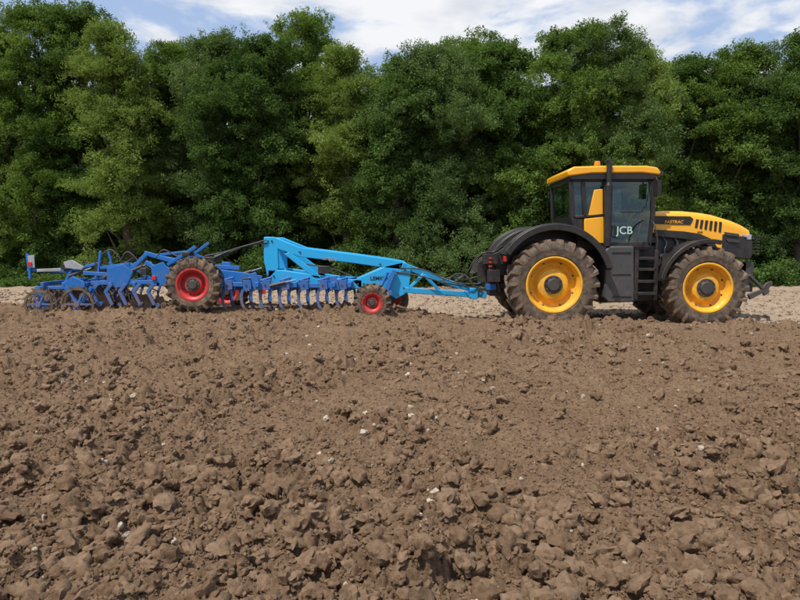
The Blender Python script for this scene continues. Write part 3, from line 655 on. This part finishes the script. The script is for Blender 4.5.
# ================================================================== TREES
def leafmat(n,c0,c1,c2):
    m=bpy.data.materials.new(n); m.use_nodes=True; t=m.node_tree; t.nodes.clear()
    oi=N(t,"ShaderNodeObjectInfo"); g=N(t,"ShaderNodeNewGeometry"); no=N(t,"ShaderNodeTexNoise"); no.inputs['Scale'].default_value=.35; no.inputs['Detail'].default_value=3; t.links.new(g.outputs['Position'],no.inputs['Vector'])
    rp=N(t,"ShaderNodeValToRGB"); el_=rp.color_ramp.elements; el_[0].position=.25; el_[0].color=(*c0,1); el_[1].position=.8; el_[1].color=(*c2,1); e1=el_.new(.5); e1.color=(*c1,1)
    a=N(t,"ShaderNodeMath",operation='MULTIPLY_ADD'); t.links.new(oi.outputs['Random'],a.inputs[0]); a.inputs[1].default_value=.35
    a2=N(t,"ShaderNodeMath",operation='SUBTRACT'); t.links.new(no.outputs[0],a2.inputs[0]); a2.inputs[1].default_value=.14; t.links.new(a2.outputs[0],a.inputs[2]); t.links.new(a.outputs[0],rp.inputs[0])
    d=N(t,"ShaderNodeBsdfDiffuse"); tr=N(t,"ShaderNodeBsdfTranslucent")
    t.links.new(rp.outputs[0],d.inputs[0])
    tm=N(t,"ShaderNodeMix",data_type='RGBA',blend_type='MULTIPLY'); tm.inputs[0].default_value=1; t.links.new(rp.outputs[0],tm.inputs[6]); tm.inputs[7].default_value=(1.6,1.5,.8,1); t.links.new(tm.outputs[2],tr.inputs[0])
    m1=N(t,"ShaderNodeMixShader"); m1.inputs[0].default_value=.33; o=N(t,"ShaderNodeOutputMaterial")
    t.links.new(d.outputs[0],m1.inputs[1]); t.links.new(tr.outputs[0],m1.inputs[2]); t.links.new(m1.outputs[0],o.inputs[0]); return m
LM=[leafmat("leaves_a",(.064,.112,.024),(.110,.178,.040),(.165,.250,.062)),leafmat("leaves_b",(.090,.140,.032),(.148,.215,.052),(.215,.29,.085)),leafmat("leaves_c",(.044,.086,.024),(.075,.134,.036),(.118,.188,.055)),leafmat("leaves_d",(.060,.105,.036),(.100,.160,.055),(.150,.220,.085))]
def leafcoll(name,mat,nl,rad,sz,n=4):
    cl=bpy.data.collections.new(name)
    for i in range(n):
        v=[];f=[]
        for k in range(nl):
            c_=rng.normal(0,1,3); c_/=np.linalg.norm(c_); c_=c_*rad*rng.random()**.45; c_[2]*=.75
            nrm=Vector(rng.normal(0,.8,3)+np.array([0,0,.6])+c_/rad*.7).normalized(); u=nrm.orthogonal().normalized(); u=Matrix.Rotation(rng.uniform(0,6.28),3,nrm)@u; w=nrm.cross(u)
            s=sz*rng.uniform(.65,1.35); c_=Vector(c_); o=len(v)
            v+=[c_-u*s,c_+w*s*.5+nrm*s*.12,c_+u*s-nrm*s*.15,c_-w*s*.5+nrm*s*.12]; f+=[(o,o+1,o+2),(o,o+2,o+3)]
        me=bpy.data.meshes.new(name); me.from_pydata([tuple(q) for q in v],[],f); me.materials.append(mat); o=bpy.data.objects.new(name+"_%d"%i,me); cl.objects.link(o)
    return gn(cl)
NG=[leafcoll("leaf_spray_a",LM[0],44,.27,.052),leafcoll("leaf_spray_b",LM[1],44,.27,.047),leafcoll("leaf_spray_c",LM[2],44,.27,.056),leafcoll("leaf_spray_d",LM[3],50,.27,.042)]
BARK=paint("bark",(.095,.080,.062),.9,dirt=.2)
def tree(x,y,top,cw,kind,lobes,subs,per,low=.9,name="broadleaf_tree"):
    E=empty(name,(x,y,0)); tr=Part("trunk",BARK,E,ang=60)
    lean=Vector((random.uniform(-.5,.5),random.uniform(-.3,.3),0)); trunk=[Vector((x,y,-.1))+lean*(k/6)**1.5+Vector((random.uniform(-.07,.07),random.uniform(-.07,.07),top*.85*k/6)) for k in range(7)]
    r0=.10+.016*top
    tr.tube(trunk,[r0*(1.35 if k==0 else 1)*(1-.85*k/6) for k in range(7)],n=9)
    P_=[];R_=[];S_=[]; ph=random.uniform(0,6); peak=random.uniform(.4,.62)
    for l in range(lobes):
        hf=((l+.5)/lobes)**.9; z=low+(top-low)*hf
        pr_=(1-abs(hf-peak)/(1-peak if hf>peak else peak)*(.85 if hf>peak else .3))**.6
        th=ph+l*2.399+random.uniform(-.6,.6); rad=cw*pr_*random.uniform(.3,1.15)
        lr=random.uniform(.5,1.2)*(0.7 if hf>.85 else 1); zz=min(z+random.uniform(-.4,.4),top-lr*.75)
        c_=np.array([x+lean.x*hf+math.cos(th)*rad,y+lean.y*hf+math.sin(th)*rad*.9,zz])
        kb=min(5,max(0,int(hf*5))); st=trunk[kb]
        if l%2==0: mid=(st+Vector(c_))/2+Vector((0,0,.15)); tr.tube([st,mid,Vector(c_)],[r0*.33,r0*.2,.015],n=5)
        ns=int(subs*lr*lr*1.2)+2
        stretch=np.array([random.uniform(.85,1.2),1.0,random.uniform(.8,1.25)])
        for s_ in range(ns):
            d=rng.normal(0,1,3); d/=np.linalg.norm(d); 
            if d[2]<-.45: d[2]*=-.7
            if d[1]>.5 and rng.random()<.5: d[1]*=-1
            sc_=c_+d*lr*rng.uniform(.45,1.15)*stretch; sr=rng.uniform(.20,.46)
            m=int(per*(sr/.3)**1.6)+2; dd=rng.normal(0,1,(m,3)); dd/=np.linalg.norm(dd,axis=1)[:,None]; dd[:,2]=np.where(dd[:,2]<-.3,-dd[:,2]*.7,dd[:,2])
            q=sc_+dd*sr*rng.uniform(.4,1.45,(m,1))*np.array([1.2,1.2,.85]); q[:,2]-=.2*((q[:,0]-sc_[0])**2+(q[:,1]-sc_[1])**2)/sr
            P_.append(q); R_.append(np.stack([-dd[:,1]*.5+rng.normal(0,.3,m),dd[:,0]*.5+rng.normal(0,.3,m),rng.uniform(0,6.28,m)],-1)); S_.append(rng.uniform(.5,1.15,m))
    P_=np.concatenate(P_);R_=np.concatenate(R_);S_=np.concatenate(S_)
    tr.done(); scatter("foliage",P_,R_,np.repeat(S_[:,None],3,1),rng.integers(0,4,len(P_)),NG[kind],E); return len(P_)
outl=[(-190,10),(-130,14),(-75,10),(-25,6),(25,2),(75,10),(122,26),(165,42),(205,36),(250,42),(298,14),(345,52),(395,58),(438,48),(480,34),(520,42),(560,30),(603,22),(640,44),(682,64),(722,50),(765,44),(810,40),(860,34),(915,30),(975,34)]
kinds=[0,2,0,1,0,2,1,0,3,2,0,1,2,3,0,2,0,3,1,2,0,3,2,0,1,0]
tot=0
for i,(a,b) in enumerate(outl):
    Y=random.uniform(24.7,28.2); p=P(a,b+3,Y); tot+=tree(p.x,Y,p.z,random.uniform(1.25,2.2),kinds[i],34,12,6,low=.5)
for i in range(19):
    a=-230+i*68+random.uniform(-15,15); b=np.interp(a,[q[0] for q in outl],[q[1] for q in outl])+random.uniform(14,36); Y=random.uniform(29.5,32); p=P(a,b,Y)
    tot+=tree(p.x,Y,p.z,random.uniform(2.0,2.6),random.choice((0,2,3)),28,9,5,low=1.2)
print("sprays",tot)
n=8000; x=rng.uniform(-24,24,n); y=rng.uniform(23.5,33,n); hh=.5+.9*fbm(x*.5,y*.5,77,3)+ .05*(y-23.5); z=rng.random(n)**.7*np.clip(hh,.12,2)*1.1-.02
s=rng.uniform(.7,1.5,n); scatter("undergrowth",np.stack([x,y,z],-1),np.stack([rng.normal(0,.3,n),rng.normal(0,.3,n),rng.uniform(0,6.28,n)],-1),np.repeat(s[:,None],3,1),rng.integers(0,4,n),NG[2])
n=13000; x=rng.uniform(-32,32,n); y=rng.uniform(34,38,n); z=rng.uniform(0,1,n)*(7.9+1.6*fbm(x*.3,x*0,5,3)); s=rng.uniform(2.2,3.6,n)
scatter("distant_woodland",np.stack([x,y,z],-1),rng.normal(0,.5,(n,3)),np.repeat(s[:,None],3,1),rng.integers(0,4,n),NG[2])
cl=bpy.data.collections.new("grass_tuft")
GM=leafmat("grass_blades",(.06,.10,.02),(.10,.15,.035),(.17,.20,.07))
for i in range(3):
    v=[];f=[]
    for k in range(40):
        a=rng.uniform(0,6.28);r=rng.random()*.12;h=rng.uniform(.12,.32);b0=Vector((r*math.cos(a),r*math.sin(a),0));ln=Vector((rng.normal(0,.07),rng.normal(0,.07),h)); w=Vector((math.cos(a+1.5),math.sin(a+1.5),0))*.007;o=len(v)
        v+=[b0-w,b0+w,b0+ln*.6+w*.7,b0+ln+Vector((ln.x,ln.y,-.02)),b0+ln*.6-w*.7]; f+=[(o,o+1,o+2,o+3,o+4)]
    me=bpy.data.meshes.new("grass_tuft"); me.from_pydata([tuple(q) for q in v],[],f); me.materials.append(GM); o=bpy.data.objects.new("grass_tuft_%d"%i,me); cl.objects.link(o)
n=2600; x=rng.uniform(-22,22,n); y=23.3+rng.random(n)**1.3*1.6; k=fbm(x*.5,y*.5,15,3)>.05; x=x[k];y=y[k];n=len(x); z,_=ground(x,y); s=rng.uniform(.5,1.0,n)
scatter("grass_verge",np.stack([x,y,z-.02],-1),np.stack([x*0,x*0,rng.uniform(0,6.28,n)],-1),np.repeat(s[:,None],3,1),rng.integers(0,3,n),gn(cl))
